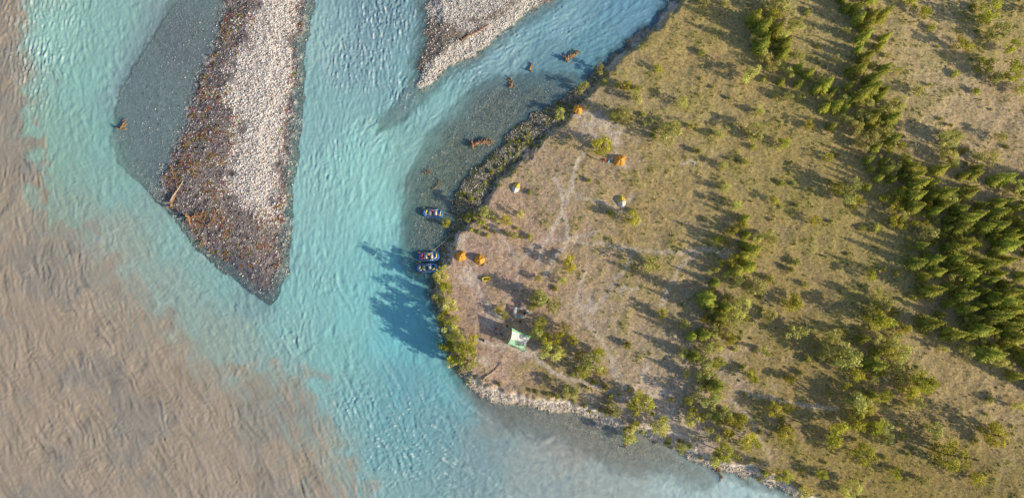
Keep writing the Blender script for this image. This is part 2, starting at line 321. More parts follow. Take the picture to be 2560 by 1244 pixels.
# water
MW,nt,b=newmat('river_water_material')
at=N(nt,'ShaderNodeAttribute',attribute_name='Col'); ao=N(nt,'ShaderNodeAttribute',attribute_name='turbidity'); tc=N(nt,'ShaderNodeTexCoord')
no=N(nt,'ShaderNodeTexNoise'); no.inputs['Scale'].default_value=1.1; no.inputs['Detail'].default_value=5; no.inputs['Roughness'].default_value=0.6; no.inputs['Distortion'].default_value=0.5
nt.links.new(tc.outputs['Object'],no.inputs['Vector'])
bp=N(nt,'ShaderNodeBump'); bp.inputs['Strength'].default_value=0.40; bp.inputs['Distance'].default_value=0.09
nt.links.new(no.outputs['Fac'],bp.inputs['Height']); nt.links.new(bp.outputs['Normal'],b.inputs['Normal'])
nt.links.new(at.outputs['Color'],b.inputs['Base Color']); b.inputs['Roughness'].default_value=0.22; b.inputs['IOR'].default_value=1.33
tr=N(nt,'ShaderNodeBsdfTransparent'); tr.inputs['Color'].default_value=(0.86,0.94,0.96,1)
ms=N(nt,'ShaderNodeMixShader'); nt.links.new(ao.outputs['Fac'],ms.inputs[0]); nt.links.new(tr.outputs[0],ms.inputs[1]); nt.links.new(b.outputs[0],ms.inputs[2])
nt.links.new(ms.outputs[0],nt.nodes['Material Output'].inputs['Surface'])
# vertex colour leafy
def leafmat(name,transl=0.3,var=0.25,rough=0.7):
    m_,nt,b=newmat(name)
    at=N(nt,'ShaderNodeAttribute',attribute_name='Col'); oi=N(nt,'ShaderNodeObjectInfo')
    hs=N(nt,'ShaderNodeHueSaturation'); mr=N(nt,'ShaderNodeMapRange'); mr.inputs['To Min'].default_value=1-var; mr.inputs['To Max'].default_value=1+var
    nt.links.new(oi.outputs['Random'],mr.inputs['Value']); nt.links.new(mr.outputs[0],hs.inputs['Value'])
    mm=N(nt,'ShaderNodeMath',operation='MULTIPLY'); mm.inputs[1].default_value=7.13; nt.links.new(oi.outputs['Random'],mm.inputs[0])
    fr=N(nt,'ShaderNodeMath',operation='FRACT'); nt.links.new(mm.outputs[0],fr.inputs[0])
    m2=N(nt,'ShaderNodeMapRange'); m2.inputs['To Min'].default_value=0.485; m2.inputs['To Max'].default_value=0.515; nt.links.new(fr.outputs[0],m2.inputs['Value']); nt.links.new(m2.outputs[0],hs.inputs['Hue'])
    nt.links.new(at.outputs['Color'],hs.inputs['Color']); nt.links.new(hs.outputs[0],b.inputs['Base Color'])
    b.inputs['Roughness'].default_value=rough; b.inputs['Specular IOR Level'].default_value=0.2
    if transl:
        tl=N(nt,'ShaderNodeBsdfTranslucent'); nt.links.new(hs.outputs[0],tl.inputs['Color'])
        ms=N(nt,'ShaderNodeMixShader'); ms.inputs[0].default_value=transl
        nt.links.new(b.outputs[0],ms.inputs[1]); nt.links.new(tl.outputs[0],ms.inputs[2]); nt.links.new(ms.outputs[0],nt.nodes['Material Output'].inputs['Surface'])
    return m_
ML=leafmat('foliage_material',0.40,0.24); MS=leafmat('stone_material',0,0.0,0.9); MGR=leafmat('grass_material',0.40,0.0)
MBARK=simple('bark_material',(0.14,0.11,0.08),0.9,bump=0.5)
MDRIFT=simple('driftwood_material',(0.38,0.22,0.12),0.9,nscale=5,namt=0.4,bump=0.6)
MDRIFTP=simple('bleached_driftwood_material',(0.48,0.38,0.28),0.9,nscale=5,namt=0.3,bump=0.6)
# ------------------------------------------------------------ terrain + water sheets
def sheet(name,Z,Cc,mat,extra=None,keep=None):
    ny,nx=X.shape; V=np.stack([X,Y,Z],-1).reshape(-1,3)
    idx=np.arange(ny*nx).reshape(ny,nx)
    Q=np.stack([idx[:-1,:-1],idx[:-1,1:],idx[1:,1:],idx[1:,:-1]],-1).reshape(-1,4)
    A={'Col':Cc.reshape(-1,3)}
    if extra is not None: A['turbidity']=extra.ravel()
    if keep is not None:
        k=keep.ravel()[Q].any(1); Q=Q[k]
        used=np.zeros(len(V),bool); used[Q.ravel()]=True; re=np.cumsum(used)-1
        Q=re[Q]; V=V[used]; A={a:v[used] for a,v in A.items()}
    return mkmesh(name,V,Q,[mat],A,smooth=True)
g=addobj('ground',sheet('ground',h,col,MG),kind='structure')
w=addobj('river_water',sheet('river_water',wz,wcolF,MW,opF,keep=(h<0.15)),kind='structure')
print('sheets',time.time()-t0)
# ------------------------------------------------------------ stones
ph=(1+5**.5)/2
IV=np.array([(-1,ph,0),(1,ph,0),(-1,-ph,0),(1,-ph,0),(0,-1,ph),(0,1,ph),(0,-1,-ph),(0,1,-ph),(ph,0,-1),(ph,0,1),(-ph,0,-1),(-ph,0,1)])/math.sqrt(1+ph*ph)
IF=np.array([(0,11,5),(0,5,1),(0,1,7),(0,7,10),(0,10,11),(1,5,9),(5,11,4),(11,10,2),(10,7,6),(7,1,8),(3,9,4),(3,4,2),(3,2,6),(3,6,8),(3,8,9),(4,9,5),(2,4,11),(6,2,10),(8,6,7),(9,8,1)])
def sampleby(prob,n,box):
    (u0,v0,u1,v1)=box; c=np.array([G(u0,v0),G(u1,v0),G(u0,v1),G(u1,v1)]); lo=c.min(0); hi=c.max(0)
    out=[];tot=0
    while tot<n:
        x=rng.uniform(lo[0],hi[0],n*2); y=rng.uniform(lo[1],hi[1],n*2); iy,ix=gi(x,y)
        k=rng.random(n*2)<prob[iy,ix]; out.append(np.stack([x[k],y[k]],1)); tot+=k.sum()
    return np.vstack(out)[:n]
def stones(name,P,r0,r1,cols,cw,label):
    n=len(P); r=r0+(r1-r0)*rng.random(n)**2.6
    s=np.stack([r*rng.uniform(.8,1.35,n),r*rng.uniform(.7,1.0,n),r*rng.uniform(.45,.75,n)],1)
    V=IV[None]*rng.uniform(.8,1.15,(n,12,1))*s[:,None,:]
    a=rng.uniform(0,6.28,n); ca,sa=np.cos(a)[:,None],np.sin(a)[:,None]
    VX=V[...,0]*ca-V[...,1]*sa; VY=V[...,0]*sa+V[...,1]*ca
    z=hz(P[:,0],P[:,1])+s[:,2]*0.35
    V=np.stack([VX+P[:,:1],VY+P[:,1:],V[...,2]+z[:,None]],-1).reshape(-1,3)
    Fa=(IF[None]+12*np.arange(n)[:,None,None]).reshape(-1,3)
    cols=np.array([alb(c,.78) for c in cols]); ci=rng.choice(len(cols),n,p=np.array(cw)/sum(cw))
    Cc=cols[ci]*rng.uniform(.8,1.2,(n,1)); Cc=np.repeat(Cc,12,0)
    Cc=np.clip(Cc,0,0.88)
    o=addobj(name,mkmesh(name,V,Fa,[MS],{'Col':Cc}),kind='stuff',label=label,cat='stones')
fB1,fW1,fB2,fL,fTR=map(fine,(B1,W1,B2,L,TR)); fw2=fine(w2); fn6=fine(n6)
ftip=fine(tipd)
stones('pale_river_cobbles',sampleby(ss(fW1+1.8*fn6,-2.2,2.5)*(fB1>0.3),14500,(520,-30,760,600)),.07,.27,[(215,208,205),(196,186,180),(170,160,155),(228,222,220),(134,122,116)],[4,4,2.4,2,1.4],'pale rounded cobbles heaped on the gravel bar crest')
stones('dark_river_cobbles',sampleby((fB1>-0.7)*(1-0.75*ss(fW1,-2,1.5))*(1-.75*(1-ss(ftip,2,6))),15000,(400,-30,760,745)),.07,.22,[(126,119,119),(96,91,93),(160,152,150),(206,198,194),(146,108,86),(66,63,68)],[3,2.6,2.3,1.8,1.1,1.3],'dark mixed cobbles along the flank of the gravel bar')
stones('spit_cobbles',sampleby((fB2>0.2)*(0.25+0.75*fw2),8000,(1030,-30,1420,240)),.07,.24,[(210,203,199),(185,177,171),(146,136,130),(106,98,94)],[4,3,2,1],'pale cobbles covering the mid river gravel spit')
fs=fine(south)
stones('bank_shelf_cobbles',sampleby((fL>0.1)*(fTR<0.2)*(1-fs),5500,(1080,0,1500,940)),.07,.22,[(150,144,134),(192,184,176),(112,106,98),(82,78,74)],[3,2.0,2.4,1.6],'grey cobbles on the low shelf along the riverbank')
stones('beach_pebbles',sampleby((fL>-0.1)*(fTR<0.2)*fs,5500,(1080,900,2010,1250)),.05,.18,[(196,184,172),(214,204,194),(172,158,144),(134,120,108)],[3,2.2,2,1.4],'pale pebbles on the narrow gravel beach')
bedm=((Hf<-0.03)&(Hf>-0.5)).astype(float)*(1-.6*(1-ss(ftip,2,6)))
stones('river_bed_cobbles',sampleby(bedm,16000,(280,-30,1950,1260)),.08,.24,[(146,142,136),(110,106,104),(178,172,166),(72,70,72),(206,200,194)],[3,2.4,2,1.6,.8],'submerged cobbles on the shallow river bed')
fgr=fine(grass)
stones('camp_pebbles',sampleby((fTR>0.5)*(1-fgr)**1.5,8500,(1090,240,1800,1120)),.04,.13,[(190,178,168),(160,146,136),(126,112,104),(210,200,194)],[3,3,2,1.3],'small pale pebbles strewn over the camp ground')
# ------------------------------------------------------------ tufts
def tufts(name,P,r0,r1,hh,cols,cw,label,nb=8,cat='grass'):
    n=len(P); r=rng.uniform(r0,r1,n)
    cols=np.array(cols); ci=rng.choice(len(cols),n,p=np.array(cw)/sum(cw)); Cc=cols[ci]*rng.uniform(.8,1.2,(n,1))
    a=rng.uniform(0,6.28,(n,nb)); rr=r[:,None]*rng.uniform(.1,.6,(n,nb)); 
    bx=P[:,:1]+np.cos(a)*rr; by=P[:,1:]+np.sin(a)*rr; z=hz(P[:,0],P[:,1])[:,None]-0.03
    a2=a+rng.uniform(-.6,.6,(n,nb)); rt=r[:,None]*rng.uniform(.7,1.3,(n,nb)); tz=z+hh*r[:,None]*rng.uniform(.5,1.2,(n,nb))
    tx=P[:,:1]+np.cos(a2)*rt; ty=P[:,1:]+np.sin(a2)*rt
    wv=r[:,None]*0.28; px,py=-np.sin(a)*wv,np.cos(a)*wv
    V=np.stack([np.stack([bx-px,by-py,z+0*bx],-1),np.stack([bx+px,by+py,z+0*bx],-1),np.stack([tx,ty,tz],-1)],2).reshape(-1,3)
    Fa=np.arange(len(V)).reshape(-1,3); Cc=np.repeat(Cc,nb*3,0)
    addobj(name,mkmesh(name,V,Fa,[MGR],{'Col':Cc}),kind='stuff',label=label,cat=cat)
GC=[(.50,.40,.18),(.43,.36,.15),(.34,.31,.10),(.55,.46,.25)]
tufts('grass_tufts',sampleby((fTR>0.4)*np.clip(fgr,0.04,1)*(0.5+0.5*ss(fine(n2),-.6,.6)),58000,(1080,-40,2600,1290)),.09,.22,.68,GC,[4,4,2.5,2],'dry olive grass tufts covering the river terrace',nb=7)
tufts('low_leafy_plants',sampleby((fTR>0.0)*(0.12+ss(fn6+0.6*fine(n20),0.3,2.0))*fgr,4200,(1080,-40,2600,1290)),.14,.40,.8,[(.33,.33,.07),(.42,.39,.10),(.22,.24,.06)],[3,3,2],'low green leafy plants among dry grass',nb=12,cat='plants')
tufts('shelf_plants',sampleby((fL>0.3)*(fTR<1.2)*(1-fs)*(0.1+0.9*(fn6>.3)),1100,(1080,150,1520,1000)),.16,.38,.9,[(.30,.33,.06),(.46,.42,.08),(.22,.25,.06)],[3,2,2],'green and yellow plants along the bank shelf',nb=12,cat='plants')
redp=(fB1>-0.2)*(fW1<1.5)*ss(fn6+0.4,0,1.2)
tufts('autumn_plants',sampleby(redp,1500,(400,20,740,670)),.16,.42,.9,[(.50,.13,.11),(.55,.26,.08),(.58,.46,.11),(.30,.33,.07),(.48,.12,.24)],[2.8,2.6,2.4,2.4,1.3],'reddish autumn plants growing on the gravel bar',nb=9,cat='plants')
print('stuff',time.time()-t0)
# ------------------------------------------------------------ primitive builder
class B:
    def __init__(s): s.V=[];s.F=[]
    def add(s,V,Fs):
        o=len(s.V); s.V+= [tuple(v) for v in V]; s.F+=[tuple(i+o for i in f) for f in Fs]; return s
    def box(s,c,d,rz=0):
        x,y,z=d[0]/2,d[1]/2,d[2]/2; cr,sr=math.cos(rz),math.sin(rz)
        b_=min(d)*0.14; V=[]
        def ring(zz,i): return [(-x+i,-y+i+0,zz),(x-i,-y+i,zz),(x-i,y-i,zz),(-x+i,y-i,zz)]
        R=[ring(-z,b_),ring(-z+b_,0),ring(z-b_,0),ring(z,b_)]
        for r in R: V+=r
        V=[(c[0]+p[0]*cr-p[1]*sr,c[1]+p[0]*sr+p[1]*cr,c[2]+p[2]) for p in V]
        Fs=[(3,2,1,0),(12,13,14,15)]
        for k in range(3):
            for j in range(4): Fs.append((k*4+j,k*4+(j+1)%4,k*4+4+(j+1)%4,k*4+4+j))
        return s.add(V,Fs)
    def tube(s,path,rad,n=8,closed=False,caps=True):
        P=[Vector(p) for p in path]; m_=len(P)
        if not hasattr(rad,'__len__'): rad=[rad]*m_
        V=[];pu=None
        for i,p in enumerate(P):
            if closed: t=P[(i+1)%m_]-P[i-1]
            else: t=P[min(i+1,m_-1)]-P[max(i-1,0)]
            t.normalize()
            up=Vector((0,0,1)) if abs(t.z)<0.92 else Vector((1,0,0))
            if pu is not None and not closed: up=pu
            sd=t.cross(up); sd.normalize(); u=sd.cross(t); pu=u
            for j in range(n):
                a=2*math.pi*j/n; V.append(p+(sd*math.cos(a)+u*math.sin(a))*rad[i])
        Fs=[]
        for i in range(m_ if closed else m_-1):
            for j in range(n):
                a=i*n+j; b_=i*n+(j+1)%n; c=((i+1)%m_)*n+(j+1)%n; d=((i+1)%m_)*n+j
                Fs.append((a,b_,c,d))
        if not closed and caps: Fs+= [tuple(range(n))[::-1],tuple((m_-1)*n+j for j in range(n))]
        return s.add(V,Fs)
    def ell(s,c,r,nu=12,nv=8,rz=0):
        V=[];Fs=[];cr,sr=math.cos(rz),math.sin(rz)
        for i in range(nv+1):
            th=math.pi*i/nv
            for j in range(nu):
                p=2*math.pi*j/nu; x,y,z=r[0]*math.sin(th)*math.cos(p),r[1]*math.sin(th)*math.sin(p),r[2]*math.cos(th)
                V.append((c[0]+x*cr-y*sr,c[1]+x*sr+y*cr,c[2]+z))
        for i in range(nv):
            for j in range(nu): Fs.append((i*nu+j,(i+1)*nu+j,(i+1)*nu+(j+1)%nu,i*nu+(j+1)%nu))
        return s.add(V,Fs)
    def mesh(s,name,mat,smooth=True):
        me=bpy.data.meshes.new(name); me.from_pydata(s.V,[],s.F); me.materials.append(mat)
        if smooth: me.polygons.foreach_set('use_smooth',[True]*len(s.F)) 
        me.update(); return me
def part(name,bld,mat,parent,smooth=True,label=None):
    o=addobj(name,bld.mesh(name,mat,smooth),parent=parent)
    if label: o['label']=label
    return o
# ------------------------------------------------------------ trees
def leafquads(Cn,size,cols,flat=0.3,nrm=None):
    n=len(Cn); a=rng.standard_normal((n,3)); 
    if nrm is not None: 
        nn=nrm+0.6*rng.standard_normal((n,3)); nn/=np.linalg.norm(nn,axis=1)[:,None]
        a=a-(a*nn).sum(1)[:,None]*nn; a/=np.linalg.norm(a,axis=1)[:,None]; b_=np.cross(nn,a)
    else:
        a/=np.linalg.norm(a,axis=1)[:,None]; b_=np.cross(a,rng.standard_normal((n,3))); b_/=np.linalg.norm(b_,axis=1)[:,None]
    s=(size*rng.uniform(.6,1.3,n))[:,None]
    V=np.stack([Cn-a*s,Cn-b_*s*.6,Cn+a*s,Cn+b_*s*.6],1).reshape(-1,3)
    return V,np.arange(4*n).reshape(-1,4),np.repeat(cols,4,0)
def trunkmesh(name,hh,r,limbs):
    b_=B(); P=[(0,0,-0.3),(0.03,0.02,hh*.3),(-0.04,0.05,hh*.6),(0.02,0,hh)]
    b_.tube(P,[r,r*.8,r*.5,r*.12],7)
    for i in range(limbs):
        z=hh*random.uniform(.25,.8); a=random.uniform(0,6.28); l=hh*.3*(1.1-z/hh)
        b_.tube([(0,0,z),(math.cos(a)*l*.6,math.sin(a)*l*.6,z+l*.35),(math.cos(a)*l,math.sin(a)*l,z+l*.9)],[r*.4,r*.25,r*.06],5)
    return b_.mesh(name,MBARK)
def poplar(i,dark=False):
    hh=6.0;R=2.3; nl=random.randint(10,15); C_=[];Nn=[];K_=[]
    base=np.array((.66,.64,.21)) if not dark else np.array((.55,.53,.08))
    for k in range(nl):
        z=random.uniform(1.0,4.9); rr=R*math.sqrt(max(0.05,1-((z-2.6)/3.2)**2))*random.uniform(.3,.85); a=random.uniform(0,6.28)
        lr=random.uniform(.45,.95); n=int(85*lr/0.8)
        d=rng.standard_normal((n,3)); d/=np.linalg.norm(d,axis=1)[:,None]
        C_.append(np.array([math.cos(a)*rr,math.sin(a)*rr,z])+d*lr*rng.uniform(.55,1.15,(n,1))*np.array([1,1,.95])); Nn.append(d)
        K_.append(base*random.uniform(.7,1.2)*rng.uniform(.7,1.25,(n,1))*np.array([1,1,1]))
    C_=np.vstack(C_);Nn=np.vstack(Nn);K_=np.clip(np.vstack(K_),0,.85)
    C_[:,2]=np.clip(C_[:,2],.25,7)
    V,Fa,Cc=leafquads(C_,0.20,K_,nrm=Nn)
    return mkmesh('crown',V,Fa,[ML],{'Col':Cc}), trunkmesh('trunk',5.0,.13,7)
def spruce(i):
    hh=7.0; V=[];Cc=[]
    base=np.array((.46,.47,.085))
    W=17
    for k in range(W):
        f=k/(W-1); z=0.45+f*6.1; R=1.75*(1-f)**.8*random.uniform(.85,1.1)+.12; nb=int(7+5*(1-f))
        a0=random.uniform(0,6.28)
        for j in range(nb):
            a=a0+6.283*j/nb+random.uniform(-.2,.2); l=R*random.uniform(.65,1.2); ca,sa=math.cos(a),math.sin(a)
            c=base*random.uniform(.65,1.35)
            zt=z-0.28*l+.05; zm=z+0.05
            wd=l*.19+.04
            for q,(r0,r1) in enumerate(((0.05,.55),(.35,.85),(.6,1.05))):
                dz=random.uniform(-.08,.08); w_=wd*(1.0,.9,.6)[q]
                p0=(ca*l*r0,sa*l*r0,z+(zt-z)*r0+dz); p1=(ca*l*r1,sa*l*r1,z+(zt-z)*r1+dz+.02)
                mx,my,mz=(p0[0]+p1[0])/2,(p0[1]+p1[1])/2,(p0[2]+p1[2])/2
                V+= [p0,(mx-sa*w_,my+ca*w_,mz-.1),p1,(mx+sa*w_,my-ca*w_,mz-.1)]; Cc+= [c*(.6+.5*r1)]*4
    V=np.array(V);Cc=np.array(Cc)
    n=340; f=rng.random(n)**1.3; a=rng.uniform(0,6.28,n); rr=(1.6*(1-f)**.8+.05)*rng.uniform(.5,1.05,n)
    V2,F2,C2=leafquads(np.stack([np.cos(a)*rr,np.sin(a)*rr,.5+f*6.3],1),.15,base*rng.uniform(.8,1.6,(n,1)))
    F1=np.arange(len(V)).reshape(-1,4); V=np.vstack([V,V2]);Fa=np.vstack([F1,F2+len(F1)*4]);Cc=np.clip(np.vstack([Cc,C2]),0,.85)
    return mkmesh('crown',V,Fa,[ML],{'Col':Cc}), trunkmesh('trunk',6.9,.14,0)
def shrub(i):
    C_=[];Nn=[];K_=[];base=np.array((.52,.51,.13))
    for k in range(7):
        a=random.uniform(0,6.28); rr=random.uniform(0,.6); lr=random.uniform(.35,.6); n=45
        d=rng.standard_normal((n,3)); d/=np.linalg.norm(d,axis=1)[:,None]
        C_.append(np.array([math.cos(a)*rr,math.sin(a)*rr,random.uniform(.35,1.2)])+d*lr*rng.uniform(.5,1.1,(n,1))); Nn.append(d); K_.append(base*random.uniform(.7,1.3)*rng.uniform(.7,1.3,(n,1)))
    C_=np.vstack(C_); C_[:,2]=np.clip(C_[:,2],.05,3)
    V,Fa,Cc=leafquads(C_,0.15,np.clip(np.vstack(K_),0,.85),nrm=np.vstack(Nn))
    return mkmesh('crown',V,Fa,[ML],{'Col':Cc}), trunkmesh('stem',1.2,.04,5)
KP=[poplar(i) for i in range(7)]; KD=[poplar(i,True) for i in range(6)]; KS=[spruce(i) for i in range(7)]; KW=[shrub(i) for i in range(5)]
cnt={'s':0,'p':0,'w':0}
placed=[]
def plant(u,v,d,kind,tall=1.0):
    x,y=G(u,v); z=float(hz(x,y))
    if kind in 'pd':
        s=d/10/4.7; cr,tk=random.choice(KP if kind=='p' else KD); nm,lb,ct_,gp=('poplar_tree','bushy light green poplar tree on the dry grass terrace' if kind=='p' else 'dense dark green broadleaf tree on the river terrace','tree','broadleaf trees on the river terrace'); key='p'; zs=s*random.uniform(.75,1.05)
        tn='trunk'
    elif kind=='s':
        s=d/10/3.2; cr,tk=random.choice(KS); nm,lb,ct_,gp=('spruce_tree','dark green spruce tree with pointed crown on the terrace','tree','spruce trees on the river terrace'); key='s'; zs=s*random.uniform(.8,1.15); tn='trunk'
    else:
        s=d/10/2.0; cr,tk=random.choice(KW); nm,lb,ct_,gp=('willow_shrub','small green willow shrub growing in dry grass','shrub','willow shrubs scattered over the terrace'); key='w'; zs=s*random.uniform(.6,.9); tn='stem'
    if cnt[key]>=298: return
    cnt[key]+=1
    e=addobj(nm,None,loc=(x,y,z-.05),rz=random.uniform(0,6.28),sc=(s,s,zs*tall),label=lb,cat=ct_,group=gp)
    addobj('crown',cr,parent=e); addobj(tn,tk,parent=e)
    placed.append((x,y))
TL=[(1500,375,58,'d'),(1550,303,46,'p'),(1530,300,34,'p'),(1660,345,62,'p'),(1685,330,36,'p'),(1875,340,54,'p'),(1862,200,50,'p'),(1585,255,34,'p'),(1562,225,28,'d'),(1456,224,34,'p'),(1497,180,30,'p'),(1400,290,34,'p'),(1573,552,46,'d'),(1422,665,52,'d'),(1620,665,54,'p'),(1268,556,34,'d'),(1214,537,38,'p'),(1240,552,24,'p'),(1283,590,28,'p'),(1116,560,26,'d'),(1910,600,48,'p'),(1885,598,30,'p'),(1880,720,54,'p'),(1348,750,54,'p'),(1380,765,44,'p'),(1330,768,26,'d'),(1376,880,60,'p'),(1342,834,40,'p'),(1350,808,38,'d'),(1395,845,42,'d'),(1365,850,40,'d'),(1400,880,34,'p'),(1410,820,34,'p'),(1430,850,30,'d'),(1475,905,60,'p'),(1455,925,38,'d'),(1490,880,38,'d'),(1500,925,32,'d'),(1448,885,30,'d'),(1425,975,46,'p'),(1525,1020,46,'p'),(1590,990,46,'d'),(1610,1010,44,'d'),(1575,1010,34,'d'),(1640,1062,52,'p'),(1568,1090,40,'p'),(1720,1045,40,'p'),(1762,1000,50,'p'),(1700,1115,32,'p'),(1725,1025,28,'d'),(1922,1022,42,'d'),(1950,1078,48,'d'),(1957,1015,32,'d'),(1965,945,34,'d'),(1970,757,54,'d'),(1975,832,58,'p'),(1915,790,36,'p'),(2095,895,70,'p'),(2060,862,64,'p'),(2122,1000,64,'p'),(2120,1045,60,'d'),(2165,1062,50,'d'),(2280,958,70,'d'),(2250,975,48,'d'),(2270,1005,42,'p'),(2066,1082,84,'d'),(2140,1130,62,'d'),(2205,880,40,'d'),(2172,800,60,'d'),(2190,760,44,'p'),(2102,488,64,'p'),(2080,480,38,'d'),(2130,510,36,'d'),(2455,1080,70,'d'),(2340,1128,80,'d'),(2312,1068,52,'p'),(2500,195,62,'d'),(2440,178,50,'d'),(2470,205,36,'p'),(2385,128,52,'d'),(2440,55,60,'d'),(2470,95,56,'p'),(2505,130,44,'d'),(2340,365,64,'p'),(2365,350,46,'p'),(2350,400,40,'p'),(1945,462,26,'w'),(1785,605,28,'d'),(1945,366,36,'d'),(1890,285,28,'p'),(1700,265,32,'p'),(1760,15,32,'p'),(1935,35,62,'p'),(1975,80,50,'p'),(1925,55,36,'d'),(2150,362,58,'p'),(2130,335,36,'p'),(2140,300,44,'p'),(2195,345,40,'p'),(2450,405,44,'p'),(2520,470,40,'p'),(2262,18,50,'d'),(2295,45,36,'d'),(2000,1225,42,'p'),(1942,1182,42,'d'),(2110,1215,54,'p'),(2285,1195,36,'p'),(2385,868,36,'p'),(2340,872,28,'p'),(2160,690,32,'d'),(2240,820,36,'d'),(2240,545,36,'p'),(2300,590,50,'p'),(2215,560,40,'d'),(2025,555,30,'d'),(1925,505,28,'d'),(1650,785,30,'d'),(1700,880,32,'p'),(1820,650,36,'d'),(1805,475,28,'p'),(1960,250,32,'p'),(2010,320,30,'d'),(2230,270,44,'p'),(2220,190,36,'p'),(2280,240,34,'p'),(2560,30,60,'d'),(2530,230,40,'p'),(1870,940,44,'d'),(1900,880,36,'p'),(1840,770,54,'p'),(1818,800,50,'p'),(1800,820,40,'p'),(1785,905,36,'d'),(1748,935,44,'p'),(1860,1095,56,'d'),(1815,1060,56,'d'),(1840,1040,40,'d'),(1800,1125,50,'d'),(1780,1150,30,'p'),(2520,1010,32,'p'),(2220,1175,36,'d'),(1245,775,22,'d'),(1262,790,22,'d'),(1300,540,22,'p'),(1790,345,26,'p'),(1345,700,22,'p'),(1405,705,26,'p'),(1585,1060,28,'d'),(2040,1180,28,'d'),(2480,350,32,'p'),(1720,320,26,'p'),(1800,420,28,'p'),(1830,520,34,'p'),(2060,400,28,'d'),(1640,180,24,'d'),(2420,1190,40,'d'),(2200,1090,34,'p')]
TL+=[(1190,542,24,'p'),(1170,552,20,'p')]
for a in TL: plant(a[0],a[1],a[2]*.98,a[3])
# riverbank thicket, taller
for a in [(1105,695,42,'p'),(1118,722,40,'d'),(1100,748,38,'p'),(1128,765,44,'p'),(1118,795,44,'d'),(1140,800,34,'p'),(1132,830,48,'p'),(1120,862,44,'d'),(1150,855,44,'p'),(1145,888,50,'d'),(1170,872,56,'d'),(1172,900,54,'p'),(1128,905,30,'p'),(1187,850,34,'d'),(1112,675,26,'p')]: plant(a[0],a[1],a[2],a[3],1.45)
def band(pts,hw,n,kinds,d0,d1,mind=1.9):
    P=np.array(pts,float); seg=np.linalg.norm(np.diff(P,axis=0),axis=1); cs=np.concatenate([[0],np.cumsum(seg)])
    k=0;tries=0
    while k<n and tries<n*25:
        tries+=1
        s=random.uniform(0,cs[-1]); i=min(np.searchsorted(cs,s)-1,len(P)-2); i=max(i,0); f=(s-cs[i])/seg[i]
        w_=hw if not hasattr(hw,'__len__') else hw[i]+(hw[i+1]-hw[i])*f
        q=P[i]+(P[i+1]-P[i])*f; ang=random.uniform(0,6.28); rr=w_*abs(random.gauss(0,.62))
        u,v=q[0]+math.cos(ang)*rr,q[1]+math.sin(ang)*rr
        x,y=G(u,v)
        if any((x-a)**2+(y-b_)**2<mind*mind for a,b_ in placed): continue
        plant(u,v,d0+(d1-d0)*random.random()**1.5,random.choice(kinds)); k+=1
random.seed(5)
band([(2110,-30),(2135,80),(2140,160),(2165,240),(2195,300)],[40,48,52,48,40],38,'sssp',20,42,2.3)
band([(2180,360),(2220,430),(2280,500),(2330,560)],[40,54,64,66],42,'ssspd',20,42,2.2)
band([(2330,560),(2390,650),(2440,740),(2500,820),(2580,900)],[56,88,88,74,56],108,'sssssspd',20,44,2.2)
band([(2470,530),(2530,560),(2600,600)],42,16,'sssd',22,38)
band([(2370,430),(2450,460),(2540,500)],28,12,'ssp',20,34)
band([(1885,50),(1920,110),(1960,175),(1995,225)],[32,40,42,32],24,'sspp',20,42,2.2)
band([(2040,200),(2060,260),(2090,310)],28,10,'sspp',22,36)
band([(2195,305),(2170,360)],28,5,'sp',22,36)
band([(1850,560),(1855,620),(1845,660)],[20,18,16],8,'ssd',22,36,2.1)
band([(1830,680),(1785,690),(1775,760),(1765,830),(1760,900),(1752,985),(1790,1040)],[20,28,30,34,36,36,32],34,'sspdp',20,44,2.3)
band([(2170,750),(2190,860),(2180,950),(2150,1040)],[34,44,46,42],22,'spd',24,44,2.2)
band([(2040,870),(2090,930),(2100,990)],46,10,'dp',26,46)
band([(1870,930),(1930,930)],26,5,'dp',22,34)
band([(1795,1090),(1850,1110)],30,6,'pd',28,42)
band([(2430,20),(2480,60),(2540,110)],36,7,'dp',26,44)
band([(2520,440),(2590,470)],30,6,'sd',26,36)
band([(2370,380),(2420,400)],20,5,'w',16,26)
band([(1340,790),(1380,815),(1440,860)],26,12,'pd',18,32,1.5)
band([(1430,930),(1540,990),(1640,1040)],22,10,'w',14,26)
band([(1530,200),(1600,280),(1640,350)],34,8,'w',14,26)
band([(1180,560),(1290,590),(1320,600)],20,10,'w',12,24)
band([(1170,510),(1230,440),(1330,330),(1420,270)],18,20,'w',9,22,1.0)
band([(1150,540),(1200,545)],12,5,'w',12,20,.8)
band([(1250,955),(1400,992),(1560,1040)],12,12,'w',10,18,.8)
band([(1560,1065),(1700,1105),(1800,1140),(1960,1205)],14,16,'w',12,24,.8)
band([(2280,480),(2260,600),(2280,700)],36,8,'wd',18,28)
k=0
while k<150 and cnt['w']<290:
    u=random.uniform(1250,2570); v=random.uniform(-20,1260); x,y=G(u,v); iy,ix=gi(x,y)
    if fTR[iy,ix]<2: continue
    if random.random()>fgr[iy,ix]*(0.3+0.7*(u>1700)): continue
    if any((x-a)**2+(y-b_)**2<5 for a,b_ in placed): continue
    plant(u,v,random.choice([9,10,12,14,16,18,22,28]),'w' if random.random()<.78 else 'p'); k+=1
print('trees',cnt,time.time()-t0)
